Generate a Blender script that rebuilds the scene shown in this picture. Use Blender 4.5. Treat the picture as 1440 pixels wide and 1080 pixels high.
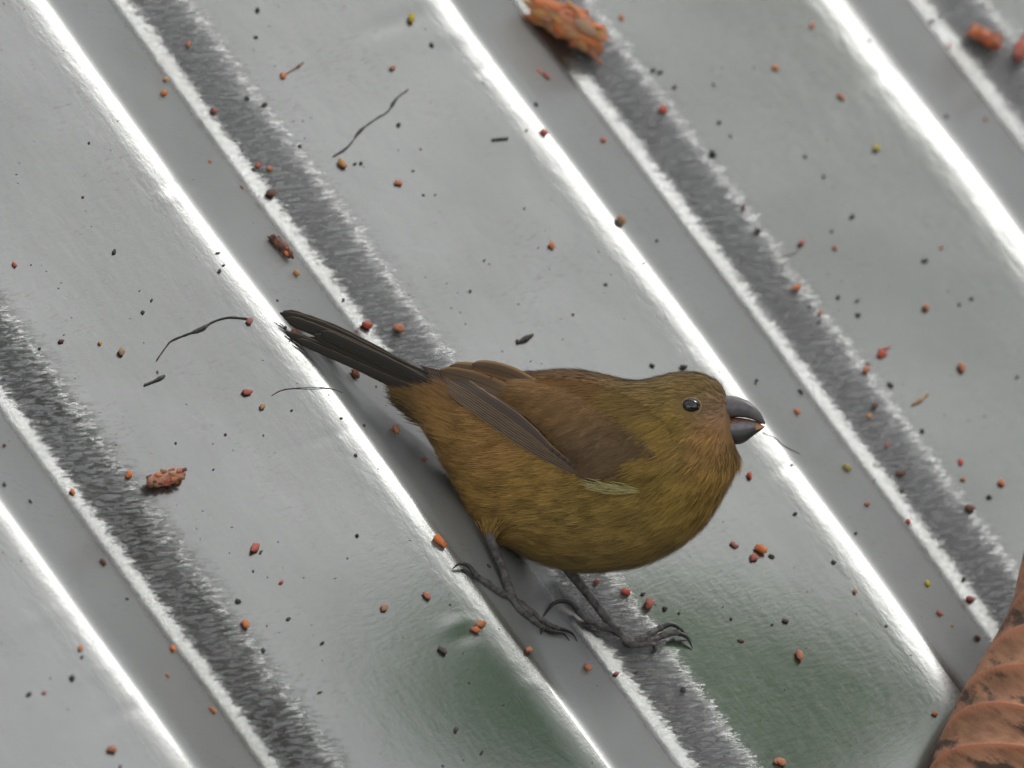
import bpy, math, random
import numpy as np
from mathutils import Vector, Matrix, noise as mnoise

random.seed(7)
rng = np.random.default_rng(7)
R = math.radians
for o in list(bpy.data.objects):
    bpy.data.objects.remove(o, do_unlink=True)
scene = bpy.context.scene
col = scene.collection

# ------------------------------------------------------------------ frames and camera
S = 1.0 / 6600.0            # metres for one unit of layout (a photograph pixel at the bird)
ELEV = R(15)                # the camera looks down by this much
DIST = 6.6 / S              # camera to bird, layout units
BASE = np.array([0.0, 0.0, 3.0])
EX = np.array([1.0, 0, 0])
EY = np.array([0, math.sin(ELEV), math.cos(ELEV)])
EZ = np.array([0, -math.cos(ELEV), math.sin(ELEV)])
M3 = np.stack([EX, EY, EZ], axis=1)


def W(p):
    """layout frame (x right, y up, z to the viewer; origin in the bird) -> world metres"""
    p = np.asarray(p, float)
    return BASE + (p * S) @ M3.T


cam = bpy.data.cameras.new('camera')
camo = bpy.data.objects.new('camera', cam)
col.objects.link(camo)
camo.location = W((0, 0, DIST))
camo.rotation_euler = (math.pi / 2 - ELEV, 0, 0)
cam.sensor_width = 36
cam.lens = 36 * DIST / 1440
cam.clip_start = 0.1
cam.clip_end = 500
cam.dof.use_dof = True
cam.dof.focus_distance = (DIST - 40) * S
cam.dof.aperture_fstop = 20
scene.camera = camo
scene.render.resolution_x = 1024
scene.render.resolution_y = 768

# light: overcast daylight with one broad soft sun
SUN_L = np.array([0.50, 0.84, -0.20])          # towards the sun, layout axes
SUN_W = M3 @ (SUN_L / np.linalg.norm(SUN_L))
sun_el = math.asin(SUN_W[2])
sun_az = math.atan2(SUN_W[0], SUN_W[1])
world = bpy.data.worlds.new('World')
scene.world = world
world.use_nodes = True
wn = world.node_tree
wn.nodes.clear()
sky = wn.nodes.new('ShaderNodeTexSky')
sky.sky_type = 'NISHITA'
sky.sun_disc = False
sky.sun_elevation = sun_el
sky.sun_rotation = sun_az
sky.air_density = 1.0
sky.dust_density = 1.0
hsv = wn.nodes.new('ShaderNodeHueSaturation')
hsv.inputs['Saturation'].default_value = 0.12
bg = wn.nodes.new('ShaderNodeBackground')
bg.inputs['Strength'].default_value = 0.15
wo = wn.nodes.new('ShaderNodeOutputWorld')
wn.links.new(sky.outputs[0], hsv.inputs['Color'])
wn.links.new(hsv.outputs[0], bg.inputs[0])
wn.links.new(bg.outputs[0], wo.inputs[0])
sl = bpy.data.lights.new('sun', 'SUN')
sl.energy = 0.5
sl.angle = R(16)
sl.color = (1.0, 0.975, 0.94)
slo = bpy.data.objects.new('sun', sl)
col.objects.link(slo)
slo.rotation_euler = Vector(SUN_W).to_track_quat('Z', 'Y').to_euler()
slo.location = (0, 0, 12)
vs = scene.view_settings
vs.view_transform = 'Standard'
vs.look = 'None'
vs.gamma = 1
vs.exposure = 0.62
vs.use_curve_mapping = False


# ------------------------------------------------------------------ helpers
def tag(o, label, cat, group=None, kind=None):
    if label: o['label'] = label
    if cat: o['category'] = cat
    if group: o['group'] = group
    if kind: o['kind'] = kind
    return o


def mesh_np(name, verts, faces, smooth=True, colors=None, uv=None):
    """verts Nx3 world metres; faces = list of int arrays (n,3) or (n,4)"""
    me = bpy.data.meshes.new(name)
    verts = np.asarray(verts, np.float32)
    me.vertices.add(len(verts))
    me.vertices.foreach_set('co', verts.ravel())
    idx = np.concatenate([np.asarray(f, np.int32).ravel() for f in faces])
    sizes = np.concatenate([np.full(len(f), np.asarray(f).shape[1], np.int32) for f in faces])
    starts = np.concatenate([[0], np.cumsum(sizes)[:-1]]).astype(np.int32)
    me.loops.add(len(idx))
    me.loops.foreach_set('vertex_index', idx)
    me.polygons.add(len(sizes))
    me.polygons.foreach_set('loop_start', starts)
    me.polygons.foreach_set('use_smooth', np.full(len(sizes), smooth))
    me.update(calc_edges=True)
    if colors is not None:
        a = me.color_attributes.new('Col', 'FLOAT_COLOR', 'POINT')
        c = np.ones((len(verts), 4), np.float32)
        c[:, :3] = colors
        a.data.foreach_set('color', c.ravel())
    if uv is not None:
        l = me.uv_layers.new(name='UVMap')
        l.data.foreach_set('uv', np.asarray(uv, np.float32)[idx].ravel())
    return me


def link(name, me, mat=None, parent=None, loc=None):
    o = bpy.data.objects.new(name, me)
    col.objects.link(o)
    if mat is not None and me is not None and not me.materials:
        me.materials.append(mat)
    if loc is not None:
        o.location = loc
    if parent is not None:
        o.parent = parent
    return o


def empty(name, loc):
    o = bpy.data.objects.new(name, None)
    col.objects.link(o)
    o.location = loc
    o.empty_display_size = 0.01
    return o


def part(name, verts_w, faces, mat, parent, origin, **kw):
    """mesh given in world metres, stored relative to the thing's origin"""
    me = mesh_np(name, np.asarray(verts_w) - origin, faces, **kw)
    return link(name, me, mat, parent)


def grid_faces(n, m, wrap=False):
    i = np.arange(n - 1)[:, None]
    j = np.arange(m if wrap else m - 1)[None, :]
    j2 = (j + 1) % m
    a = i * m + j; b = (i + 1) * m + j; c = (i + 1) * m + j2; d = i * m + j2
    return np.stack([a, b, c, d], -1).reshape(-1, 4)


def norm(v):
    v = np.asarray(v, float)
    return v / (np.linalg.norm(v, axis=-1, keepdims=True) + 1e-12)


def catmull(pts, n):
    pts = np.asarray(pts, float)
    d = np.linalg.norm(np.diff(pts, axis=0), axis=1)
    t = np.concatenate([[0], np.cumsum(d)])
    P = np.vstack([2 * pts[0] - pts[1], pts, 2 * pts[-1] - pts[-2]])
    out = []
    for s in np.linspace(0, t[-1], n):
        k = min(max(int(np.searchsorted(t, s, 'right')) - 1, 0), len(pts) - 2)
        f = (s - t[k]) / max(t[k + 1] - t[k], 1e-9)
        p0, p1, p2, p3 = P[k:k + 4]
        out.append(0.5 * ((2 * p1) + (-p0 + p2) * f + (2 * p0 - 5 * p1 + 4 * p2 - p3) * f * f
                          + (-p0 + 3 * p1 - 3 * p2 + p3) * f ** 3))
    return np.array(out)


def tube(path, radii, seg=8):
    """path Nx3, radii N -> verts, faces (closed ends)"""
    path = np.asarray(path, float); n = len(path)
    radii = np.interp(np.linspace(0, 1, n), np.linspace(0, 1, len(radii)), radii)
    T = norm(np.gradient(path, axis=0))
    up = np.array([0.3, 0.2, 0.93])
    A = norm(np.cross(T, up)); B = np.cross(T, A)
    th = np.arange(seg) * 2 * math.pi / seg
    V = path[:, None] + radii[:, None, None] * (A[:, None] * np.cos(th)[None, :, None] + B[:, None] * np.sin(th)[None, :, None])
    V = V.reshape(-1, 3)
    f = grid_faces(n, seg, True)
    V = np.vstack([V, path[0], path[-1]])
    a = np.arange(seg); b = (a + 1) % seg
    c1 = np.stack([np.full(seg, n * seg), a, b], -1)
    c2 = np.stack([np.full(seg, n * seg + 1), (n - 1) * seg + b, (n - 1) * seg + a], -1)
    return V, [f, c1, c2]


# node helper
class NT:
    def __init__(s, name):
        s.m = bpy.data.materials.new(name)
        s.m.use_nodes = True
        s.t = s.m.node_tree
        s.t.nodes.clear()
        s.out = s.t.nodes.new('ShaderNodeOutputMaterial')

    def n(s, ty, **kw):
        nd = s.t.nodes.new('ShaderNode' + ty)
        for k, v in kw.items():
            setattr(nd, k, v)
        return nd

    def l(s, a, b):
        if hasattr(a, 'is_output') or isinstance(a, bpy.types.NodeSocket):
            s.t.links.new(a, b)
        else:
            b.default_value = a

    def math(s, op, a, b=None, c=None, clamp=False):
        nd = s.n('Math', operation=op, use_clamp=clamp)
        for i, x in enumerate((a, b, c)):
            if x is not None: s.l(x, nd.inputs[i])
        return nd.outputs[0]

    def mix(s, f, a, b, blend='MIX'):
        nd = s.n('Mix', data_type='RGBA', blend_type=blend)
        s.l(f, nd.inputs[0]); s.l(a, nd.inputs[6]); s.l(b, nd.inputs[7])
        return nd.outputs[2]

    def noise(s, vec, scale, detail=4, rough=0.55, dist=0.0):
        nd = s.n('TexNoise')
        nd.inputs['Scale'].default_value = scale
        nd.inputs['Detail'].default_value = detail
        nd.inputs['Roughness'].default_value = rough
        nd.inputs['Distortion'].default_value = dist
        if vec is not None: s.l(vec, nd.inputs['Vector'])
        return nd.outputs[0]

    def ramp(s, x, lo, hi, a=0.0, b=1.0, smooth=True):
        nd = s.n('MapRange', interpolation_type='SMOOTHSTEP' if smooth else 'LINEAR')
        s.l(x, nd.inputs[0])
        for i, q in enumerate((lo, hi, a, b)): s.l(q, nd.inputs[i + 1])
        return nd.outputs[0]

    def mapping(s, vec, scale=(1, 1, 1), rot=(0, 0, 0), loc=(0, 0, 0)):
        nd = s.n('Mapping')
        s.l(vec, nd.inputs[0])
        nd.inputs['Location'].default_value = loc
        nd.inputs['Rotation'].default_value = rot
        nd.inputs['Scale'].default_value = scale
        return nd.outputs[0]

    def bump(s, h, strength, dist, prev=None):
        nd = s.n('Bump')
        nd.inputs['Strength'].default_value = strength
        nd.inputs['Distance'].default_value = dist
        s.l(h, nd.inputs['Height'])
        if prev is not None: s.l(prev, nd.inputs['Normal'])
        return nd.outputs[0]

    def principled(s, color, rough, normal=None, **kw):
        b = s.n('BsdfPrincipled')
        s.l(color if not isinstance(color, tuple) else (*color, 1), b.inputs['Base Color'])
        s.l(rough, b.inputs['Roughness'])
        if normal is not None: s.l(normal, b.inputs['Normal'])
        for k, v in kw.items(): s.l(v, b.inputs[k.replace('_', ' ')])
        s.t.links.new(b.outputs[0], s.out.inputs[0])
        return b


# ------------------------------------------------------------------ roof frame and height field
al, cr = R(47.4), 0.345
d2 = np.array([0.742, -1.0]); d2 /= np.linalg.norm(d2)
e2 = np.array([-d2[1], d2[0]])
kk = math.sqrt(1 - cr * cr)
r_ = np.array([kk * d2[0], kk * d2[1], cr])            # along the ribs, down the slope
cn, cp = kk * math.cos(al), kk * math.sin(al)
a_ = -cr * cn / kk
b_ = math.sqrt(1 - cn * cn - a_ * a_)
n_ = np.array([a_ * d2[0] + b_ * e2[0], a_ * d2[1] + b_ * e2[1], cn])
p_ = np.cross(n_, r_)
if p_[0] < 0: p_ = -p_
Q = np.array([663.5 - 720, 540 - 865, 112.0])           # mean plane of the sheet below the crest the bird stands on
PITCH = 463 / math.cos(al)
FALL = 0.31
AMP = 0.051 * PITCH
# (pixel x, pixel y, depth, length along p, width along r): little knocks in the sheet beside the crests
DENTS = []


def _half(w0, w1):
    """0 -> 1 over one flank of the wave: straight in the middle, rounded over w0 at its start and w1 at its end"""
    x = np.linspace(0, 1, 801)
    s = np.sin(np.clip(x / w0, 0, 1) * math.pi / 2) * np.sin(np.clip((1 - x) / w1, 0, 1) * math.pi / 2)
    c = np.concatenate([[0], np.cumsum((s[1:] + s[:-1]) / 2)])
    return x, c / c[-1]


_XR, _HR = _half(.11, .10)         # rising flank, trough to crest
_XF, _HF = _half(.30, .16)         # falling flank, crest to trough


def prof(ph):
    ph = np.mod(ph, 1.0)
    return AMP * np.where(ph < FALL, 1 - 2 * np.interp(ph / FALL, _XF, _HF), -1 + 2 * np.interp((ph - FALL) / (1 - FALL), _XR, _HR))


def height(u, v):
    u = np.asarray(u, float); v = np.asarray(v, float)
    h = prof((u + 2.2 * np.sin(v / 170.0) + 1.2 * np.sin(v / 61.0 + u / 240.0)) / PITCH)
    h = h + 1.6 * np.sin(u / 310.0 + 1.3) * np.sin(v / 270.0 + .4) + 0.8 * np.sin(v / 95.0 + u / 120.0)
    for (du, dv, dep, lu, lv) in DENTS:
        h = h + dep * np.exp(-((u - du) / lu) ** 2 - ((v - dv) / lv) ** 2)
    return h


def on_roof(px, py, lift=0.0):
    """where the sight line through a photograph pixel meets the sheet (layout units)"""
    o = np.array([0, 0, DIST]); t = np.array([px - 720.0, 540.0 - py, 0]) - o
    t = t / -t[2]
    zs = np.linspace(900, -1300, 2201)
    pts = o + t * (DIST - zs)[:, None]
    rel = pts - Q
    f = rel @ n_ - height(rel @ p_, rel @ r_)
    k = int(np.argmax(f < 0))
    f0, f1 = f[k - 1], f[k]
    q = pts[k - 1] + (pts[k] - pts[k - 1]) * (f0 / (f0 - f1))
    if lift: q = q - t * (lift / cn)
    return q


def uv_of(q):
    rel = np.asarray(q) - Q
    return rel @ p_, rel @ r_


def roof_normal(q):
    u, v = uv_of(q); e = 1.5
    hu = (height(u + e, v) - height(u - e, v)) / (2 * e); hv = (height(u, v + e) - height(u, v - e)) / (2 * e)
    return norm(n_ - hu * p_ - hv * r_)


_d = []
for (px, py, dep, lu, lv) in ((255, 262, -2.6, 34, 7), (248, 275, 1.6, 36, 6), (560, 30, -2.6, 60, 7), (640, 48, 2.0, 40, 8),
                              (690, 95, -1.6, 36, 4), (1262, 100, -2.4, 40, 7), (1115, 655, -2.2, 40, 6), (1150, 640, 1.6, 40, 6),
                              (640, 880, 2.6, 22, 7), (655, 893, -2.2, 24, 6), (410, 385, 1.3, 40, 3), (470, 610, -1.3, 60, 4),
                              (180, 1000, -2.0, 40, 5), (60, 870, 1.4, 40, 6), (890, 330, -1.0, 30, 4), (150, 940, 1.2, 60, 4),
                              (740, 965, 1.5, 30, 6)):
    uu, vv = uv_of(on_roof(px, py))
    _d.append((uu, vv, dep * .28, lu * 1.1, lv * 2.0))
DENTS = _d

# ------------------------------------------------------------------ materials
def mat_sheet():
    t = NT('weathered_roof_sheet')
    uv = t.n('UVMap').outputs[0]                       # uv = layout units / 1000 (u across, v along)
    sep = t.n('SeparateXYZ'); t.l(uv, sep.inputs[0])
    ph = t.math('FRACT', t.math('MULTIPLY', sep.outputs[0], 1000.0 / PITCH))
    # fine deposit, streaked across the ribs
    ang = HANG
    fl = t.mapping(uv, (1, 1, 1), (0, 0, -ang))        # x along the picture's level direction
    n1 = t.noise(t.mapping(fl, (18, 60, 1)), 3.0, 5, .62)
    n2 = t.noise(t.mapping(uv, (14, 42, 1), (0, 0, R(-20))), 4.0, 6, .65)
    big = t.noise(uv, 3.2, 3, .5)
    # dirt band lying in the trough
    wob = t.math('MULTIPLY', t.math('SUBTRACT', t.noise(t.mapping(fl, (10, 30, 1)), 3.0, 6, .75), .5), .10)
    jit = t.math('MULTIPLY', t.math('SUBTRACT', t.noise(t.mapping(fl, (30, 90, 1)), 3.0, 4, .7), .5), .07)
    phw = t.math('ADD', t.math('ADD', ph, wob), jit)
    band = t.math('MULTIPLY', t.ramp(phw, .322, .35), t.ramp(phw, .505, .42))
    rip = t.noise(t.mapping(fl, (15, 56, 1)), 3.0, 6, .72, .5)
    ripm = t.ramp(rip, .465, .53)
    fine = t.noise(t.mapping(fl, (60, 130, 1)), 3.0, 3, .7)
    alg = t.ramp(t.math('MULTIPLY_ADD', t.math('SUBTRACT', big, .5), .35, sep.outputs[0]), -.22, -.33)   # black growth in one trough
    patch = t.ramp(t.noise(t.mapping(uv, (9, 5, 1)), 1.6, 4, .6), .30, .62, .65, 1.0)
    dk = t.math('MULTIPLY', t.math('MULTIPLY', band, patch), t.math('MULTIPLY_ADD', ripm, .86, t.math('MULTIPLY_ADD', alg, .10, .04)))
    flk = t.math('MULTIPLY', t.ramp(n2, .50, .70), t.ramp(t.noise(uv, 7, 3, .6), .42, .68))
    c0 = t.mix(t.ramp(big, .35, .65), (.222, .227, .219, 1), (.254, .259, .252, 1))
    c0 = t.mix(t.math('MULTIPLY', flk, .62), c0, (.15, .145, .14, 1))
    dirtc = t.mix(alg, (.10, .096, .10, 1), (.018, .021, .013, 1))
    dirtf = t.math('MULTIPLY', dk, t.math('MULTIPLY_ADD', alg, .24, .74))
    c1 = t.mix(dirtf, c0, dirtc)
    rust = t.ramp(t.noise(uv, 22, 3, .6), .70, .80)
    c2 = t.mix(t.math('MULTIPLY', rust, .22), c1, (.16, .11, .08, 1))
    # wet silt along the foot of the steep face, pitted
    foot = t.math('MULTIPLY', t.ramp(phw, .255, .30), t.ramp(phw, .375, .345))
    pit = t.noise(t.mapping(uv, (80, 48, 1)), 4.0, 3, .75)
    rough = t.math('ADD', t.math('MULTIPLY_ADD', n2, .07, .145), t.math('MULTIPLY_ADD', dk, .08, t.math('MULTIPLY', foot, -.03)))
    film = t.math('MULTIPLY', t.ramp(ph, .0, .035), t.ramp(ph, .30, .24))        # dull film on the steep face
    rough = t.math('ADD', rough, t.math('MULTIPLY', film, .16))
    h = t.bump(n2, .05, .0003)
    h = t.bump(t.noise(t.mapping(uv, (16, 7, 1)), 2.0, 4, .6), .05, .0008, h)
    crest = t.ramp(ph, .87, .96)                       # scuffed along the crest
    h = t.bump(t.math('MULTIPLY', crest, t.math('SUBTRACT', t.noise(t.mapping(uv, (16, 6, 1)), 2.2, 5, .65), .5)), .15, .0008, h)
    rough = t.math('ADD', rough, t.math('MULTIPLY', t.ramp(ph, .92, .985), .09))
    h = t.bump(t.math('MULTIPLY', foot, t.math('SUBTRACT', t.math('MULTIPLY_ADD', rip, .8, pit), .9)), .28, .0006, h)
    relief = t.math('MULTIPLY', t.ramp(phw, .322, .35), t.ramp(phw, .468, .385))
    h = t.bump(t.math('MULTIPLY', relief, t.math('SUBTRACT', rip, .5)), .75, .0014, h)
    h = t.bump(t.math('MULTIPLY', relief, t.math('SUBTRACT', fine, .5)), .6, .0006, h)
    worn = t.math('MULTIPLY', t.ramp(ph, .91, .98), .45)     # oxidised, duller metal along the crest
    met = t.math('MULTIPLY', t.math('SUBTRACT', t.math('SUBTRACT', t.math('MULTIPLY_ADD', film, -.8, 1.0), worn), t.math('MULTIPLY', dk, .8)), .90)
    t.principled(c2, rough, h, Metallic=met, Coat_Weight=.12, Coat_Roughness=.12)
    return t.m


# direction of the picture's level line in the sheet's own (u, v)
_q0, _q1 = on_roof(1150, 300), on_roof(1250, 290)
_du = np.array(uv_of(_q1)) - np.array(uv_of(_q0))
HANG = math.atan2(_du[1], _du[0])


def mat_simple(name, c, rough=.7, var=.35, scale=900, bumpd=.0002, **kw):
    t = NT(name)
    tc = t.n('TexCoord').outputs['Object']
    n = t.noise(tc, scale, 4, .6)
    dark = tuple(x * (1 - var) for x in c) + (1,)
    lite = tuple(min(1, x * (1 + var)) for x in c) + (1,)
    t.principled(t.mix(t.ramp(n, .3, .7), dark, lite), rough, t.bump(n, .5, bumpd), **kw)
    return t.m


def mat_attr(name, rough=.75, **kw):
    t = NT(name)
    a = t.n('VertexColor'); a.layer_name = 'Col'
    t.principled(a.outputs[0], rough, **kw)
    return t.m


M = {}
M['sheet'] = mat_sheet()
M['wood'] = mat_simple('rough_sawn_timber', (.20, .14, .09), .8, .3, 40)
M['grass'] = mat_simple('meadow_green', (.05, .09, .03), .9, .4, 3, .02)
M['leafgreen'] = mat_simple('tree_leaf_green', (.05, .10, .025), .5, .4, 2)
M['bark'] = mat_simple('tree_bark', (.10, .08, .06), .9, .3, 14, .01)

# ------------------------------------------------------------------ the setting
gm = mesh_np('ground', [(-150, -150, 0), (150, -150, 0), (150, 150, 0), (-150, 150, 0)], [[(0, 1, 2, 3)]])
tag(link('ground', gm, M['grass']), None, None, kind='structure')


def axis(lo, hi, flo, fhi, coarse, fine):
    a = np.arange(lo, flo, coarse); b = np.arange(flo, fhi, fine); c = np.arange(fhi, hi + coarse, coarse)
    return np.concatenate([a, b, c])


us = axis(-7000, 7000, -1150, 1150, 30, 3.6)
vs_ = axis(-7000, 5500, -1050, 900, 120, 7.0)
U, V = np.meshgrid(us, vs_, indexing='ij')
P3 = Q + U[..., None] * p_ + V[..., None] * r_ + height(U, V)[..., None] * n_
roof_org = W(Q + 5500 * r_) * np.array([1, 1, 0])
roof = empty('roof', roof_org)
tag(roof, 'grey wet corrugated metal roof with dirt lying in its troughs', 'roof')
part('roof_sheet', W(P3.reshape(-1, 3)), [grid_faces(*U.shape)], M['sheet'], roof, roof_org,
     uv=np.stack([U, V], -1).reshape(-1, 2) / 1000.0)


def box_w(c, ax, half):
    c = np.asarray(c)
    s = np.array([(i, j, k) for i in (-1, 1) for j in (-1, 1) for k in (-1, 1)], float) * np.asarray(half)
    v = c + s @ np.asarray(ax)
    return v, [np.array([(0, 1, 3, 2), (4, 6, 7, 5), (0, 4, 5, 1), (2, 3, 7, 6), (0, 2, 6, 4), (1, 5, 7, 3)])]


AXW = np.stack([M3 @ p_, M3 @ r_, M3 @ n_])
for vv in (-6500, -2600, 1300, 5000):
    v, f = box_w(W(Q + vv * r_ + (-AMP - 4 - .05 / S) * n_), AXW, (1.04, .025, .05))
    part('purlin', v, f, M['wood'], roof, roof_org, smooth=False)
for uu in (-6600, 6600):
    for vv in (-6500, 5000):
        top = W(Q + uu * p_ + vv * r_ + (-AMP - 4 - .10 / S) * n_)
        v, f = box_w((top[0], top[1], top[2] / 2 - .02), np.eye(3), (.05, .05, top[2] / 2))
        part('post', v, f, M['wood'], roof, roof_org, smooth=False)


# trees round the clearing: they close the low sky on every side and show in the wet sheet
def tree(label, loc, hgt, rad, seed, group='trees round the clearing'):
    g = np.random.default_rng(seed)
    loc = np.array(loc, float)
    root = empty('tree', loc)
    tag(root, label, 'tree', group)
    path = catmull([(0, 0, -.2), (.1, .05, hgt * .3), (-.1, .15, hgt * .6), (.05, 0, hgt * .92)], 14)
    v, f = tube(path, [hgt * .028, hgt * .02, hgt * .006], 9)
    vs2, fs2, off = [v], list(f), len(v)
    clumps = []
    for k in range(34):
        a = g.uniform(0, 2 * math.pi); z = hgt * g.uniform(.10, .95)
        rr = rad * g.uniform(.35, 1.0) * math.sqrt(max(.3, 1 - ((z / hgt - .55) / .5) ** 2))
        c = np.array([math.cos(a) * rr, math.sin(a) * rr, z])
        clumps.append(c)
        st = path[min(13, int(13 * z / hgt * .85))]
        lv, lf = tube(catmull([st, (st + c) / 2 + (0, 0, .15), c], 6), [hgt * .008, hgt * .002], 5)
        vs2.append(lv); fs2 += [q + off for q in lf]; off += len(lv)
    link('trunk', mesh_np('trunk', np.vstack(vs2), fs2), M['bark'], root)
    n = 7500
    c = np.array(clumps)[g.integers(0, len(clumps), n)]
    q = c + g.normal(0, 1, (n, 3)) * rad * .2
    dr = norm(g.normal(0, 1, (n, 3)) + (0, 0, -.3)); sd = norm(np.cross(dr, g.normal(0, 1, (n, 3))))
    L = g.uniform(.14, .26, (n, 1)); w = L * .42
    vv = np.stack([q, q + dr * L * .5 + sd * w * .5, q + dr * L, q + dr * L * .5 - sd * w * .5], 1).reshape(-1, 3)
    link('crown', mesh_np('crown', vv, [np.arange(n * 4).reshape(n, 4)], smooth=False), M['leafgreen'], root)


TREES = [((7.6, 2.4), 8.4, 2.7), ((6.4, 7.0), 9.8, 3.0), ((2.4, 10.0), 8.0, 3.0), ((8.4, -1.8), 8.0, 2.7),
         ((-2.6, 10.0), 8.0, 2.8), ((-7.0, 7.5), 8.0, 3.0), ((-8.6, 2.5), 7.0, 2.8), ((-8.5, -3.0), 7.5, 2.9), ((11.0, 5.0), 9.0, 3.2)]
for i, (xy, hh, rr) in enumerate(TREES):
    tree('leafy green tree standing at the edge of the clearing', (*xy, 0), hh, rr, 100 + i)



# a young tree behind the roof whose bough hangs over it, out of the picture; its leaves mirror green in the wet sheet
def mat_leaf():
    t = NT('broad_green_leaf')
    uv = t.n('UVMap').outputs[0]
    sep = t.n('SeparateXYZ'); t.l(uv, sep.inputs[0])
    a = t.math('ABSOLUTE', t.math('MULTIPLY_ADD', sep.outputs[1], 2.0, -1.0))
    n = t.noise(uv, 6, 4, .6)
    c = t.mix(t.ramp(n, .3, .7), (.05, .12, .02, 1), (.09, .19, .035, 1))
    c = t.mix(t.ramp(a, .07, .02), c, (.16, .24, .07, 1))
    pr = t.principled(c, .4)
    tr = t.n('BsdfTranslucent'); t.l(t.mix(.5, c, (.16, 1.0, .01, 1)), tr.inputs[0])
    mx = t.n('MixShader'); mx.inputs[0].default_value = .62
    t.t.links.new(pr.outputs[0], mx.inputs[1]); t.t.links.new(tr.outputs[0], mx.inputs[2])
    t.t.links.new(mx.outputs[0], t.out.inputs[0])
    return t.m


M['broadleaf'] = mat_leaf()


def blade(cen, along, nrm, length, width, fold=.18, droop=.12, ns=14, nw=9):
    """a broad leaf blade with midrib fold, both faces, in layout units"""
    along = norm(along); nrm = norm(nrm - (nrm @ along) * along); sd = np.cross(nrm, along)
    s = np.linspace(0, 1, ns)[:, None]; q = np.linspace(-1, 1, nw)[None]
    w = width * .5 * np.sin(math.pi * np.clip(s, .01, .99) ** .8) ** .75
    wav = .02 * length * np.sin(s * 19) * q ** 2
    P = (np.asarray(cen) + (s * length - length / 2)[..., None] * along + (w * q)[..., None] * sd
         + (fold * w * np.abs(q) - droop * length * (s - .4) ** 2 * 2 + wav)[..., None] * nrm)
    v = P.reshape(-1, 3); f = grid_faces(ns, nw); k = len(v)
    uv = np.stack([s + 0 * q, .5 + .5 * q + 0 * s], -1).reshape(-1, 2)
    return np.vstack([v, v - nrm * .0006 / S * .5]), [f, f[:, ::-1] + k], np.vstack([uv, uv])


def mdir(phi):
    return norm(kk * (math.cos(phi) * n_ + math.sin(phi) * p_) - cr * r_)


tr_org = np.array([-0.75, 1.75, 0.0])
sap = empty('overhanging_tree', tr_org)
tag(sap, 'slender young tree behind the roof with a leafy bough over it', 'tree')
v, f = tube(catmull([tr_org + (0, 0, -.2), tr_org + (.05, .02, 1.8), tr_org + (-.03, -.03, 3.6), tr_org + (.1, -.15, 4.9)], 20), [.06, .05, .035, .012], 10)
part('trunk', v, f, M['bark'], sap, tr_org)
LN = mdir(R(38))
LE1 = norm(np.cross(LN, r_)); LE1 = LE1 if LE1 @ p_ > 0 else -LE1
LE2 = norm(r_ - (r_ @ LN) * LN)
LEAVES = [(on_roof(752, 970) + 1500 * LN - 10 * LE1 + 105 * LE2, 980, 480, R(38))]
hub = W(on_roof(720, 540) + 11000 * mdir(R(28)))
bq = catmull([tr_org + (0, 0, 4.0), tr_org + (.2, -.3, 4.6), (hub + tr_org + (0, 0, 4.2)) / 2 + (0, 0, .35), hub + (0, 0, .12)], 24)
v, f = tube(bq, [.03, .018, .008], 8)
part('bough', v, f, M['bark'], sap, tr_org)
lg = np.random.default_rng(11)
for (c, ln, wd, ph_) in LEAVES:
    tw = catmull([bq[-1], (bq[-1] + W(c)) / 2 + (0, 0, .12), W(c + .47 * ln * norm(.83 * LE1 + .55 * LE2))], 10)
    v, f = tube(tw, [.005, .0025], 6)
    part('twig', v, f, M['bark'], sap, tr_org)
    v, f, uv = blade(c, .83 * LE1 + .55 * LE2, LN, ln, wd, .10, .05)
    part('leaf', W(v), f, M['broadleaf'], sap, tr_org, uv=uv)
for k in range(44):
    c = on_roof(720, 540) + lg.uniform(9500, 12500) * mdir(R(lg.uniform(33.5, 36.5))) + r_ * lg.normal(0, 1300)
    dr = norm(lg.normal(0, 1, 3) + np.array([0, -.5, .2]))
    v, f, uv = blade(c, dr, norm(np.array([0, 1, .2]) + lg.normal(0, .35, 3)), lg.uniform(700, 1000), lg.uniform(320, 460))
    part('leaf', W(v), f, M['broadleaf'], sap, tr_org, uv=uv)


# ------------------------------------------------------------------ the bird
def L3(x, y, z):
    """side-view drawing of the bird (x right, y down, z to the viewer) -> layout frame"""
    x, y, z = np.broadcast_arrays(np.asarray(x, float), np.asarray(y, float), np.asarray(z, float))
    return np.stack([x - 720, 540 - y, z + np.maximum(x - 830, -150) * .27 - 14], -1)      # turned a little: tail away, head nearer


TOP = np.array([(545, 525), (552, 520), (570, 518), (600, 524), (625, 525), (660, 523), (700, 521), (745, 522), (790, 518), (815, 518),
                (850, 526), (880, 533), (905, 535), (932, 526), (960, 521), (985, 523), (1004, 531), (1017, 542), (1025, 555), (1026, 580),
                (1028, 606), (1033, 626), (1040, 644)], float)
BOT = np.array([(545, 528), (552, 542), (565, 560), (577, 578), (597, 604), (613, 634), (628, 659), (643, 684), (658, 708), (671, 732),
                (684, 748), (701, 760), (717, 768), (746, 786), (781, 798), (820, 805), (860, 803), (904, 795), (938, 780), (967, 760),
                (991, 738), (1006, 713), (1021, 688), (1033, 664), (1040, 646)], float)
GS = 3.0
gx0, gy0 = 530.0, 500.0
gxs = np.arange(gx0, 1062, GS); gys = np.arange(gy0, 826, GS)
GX, GY = np.meshgrid(gxs, gys, indexing='ij')
inside = ((GY > np.interp(GX, TOP[:, 0], TOP[:, 1])) & (GY < np.interp(GX, BOT[:, 0], BOT[:, 1])) & (GX > 546) & (GX < 1039))
PHI = np.zeros(GX.shape)
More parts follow.
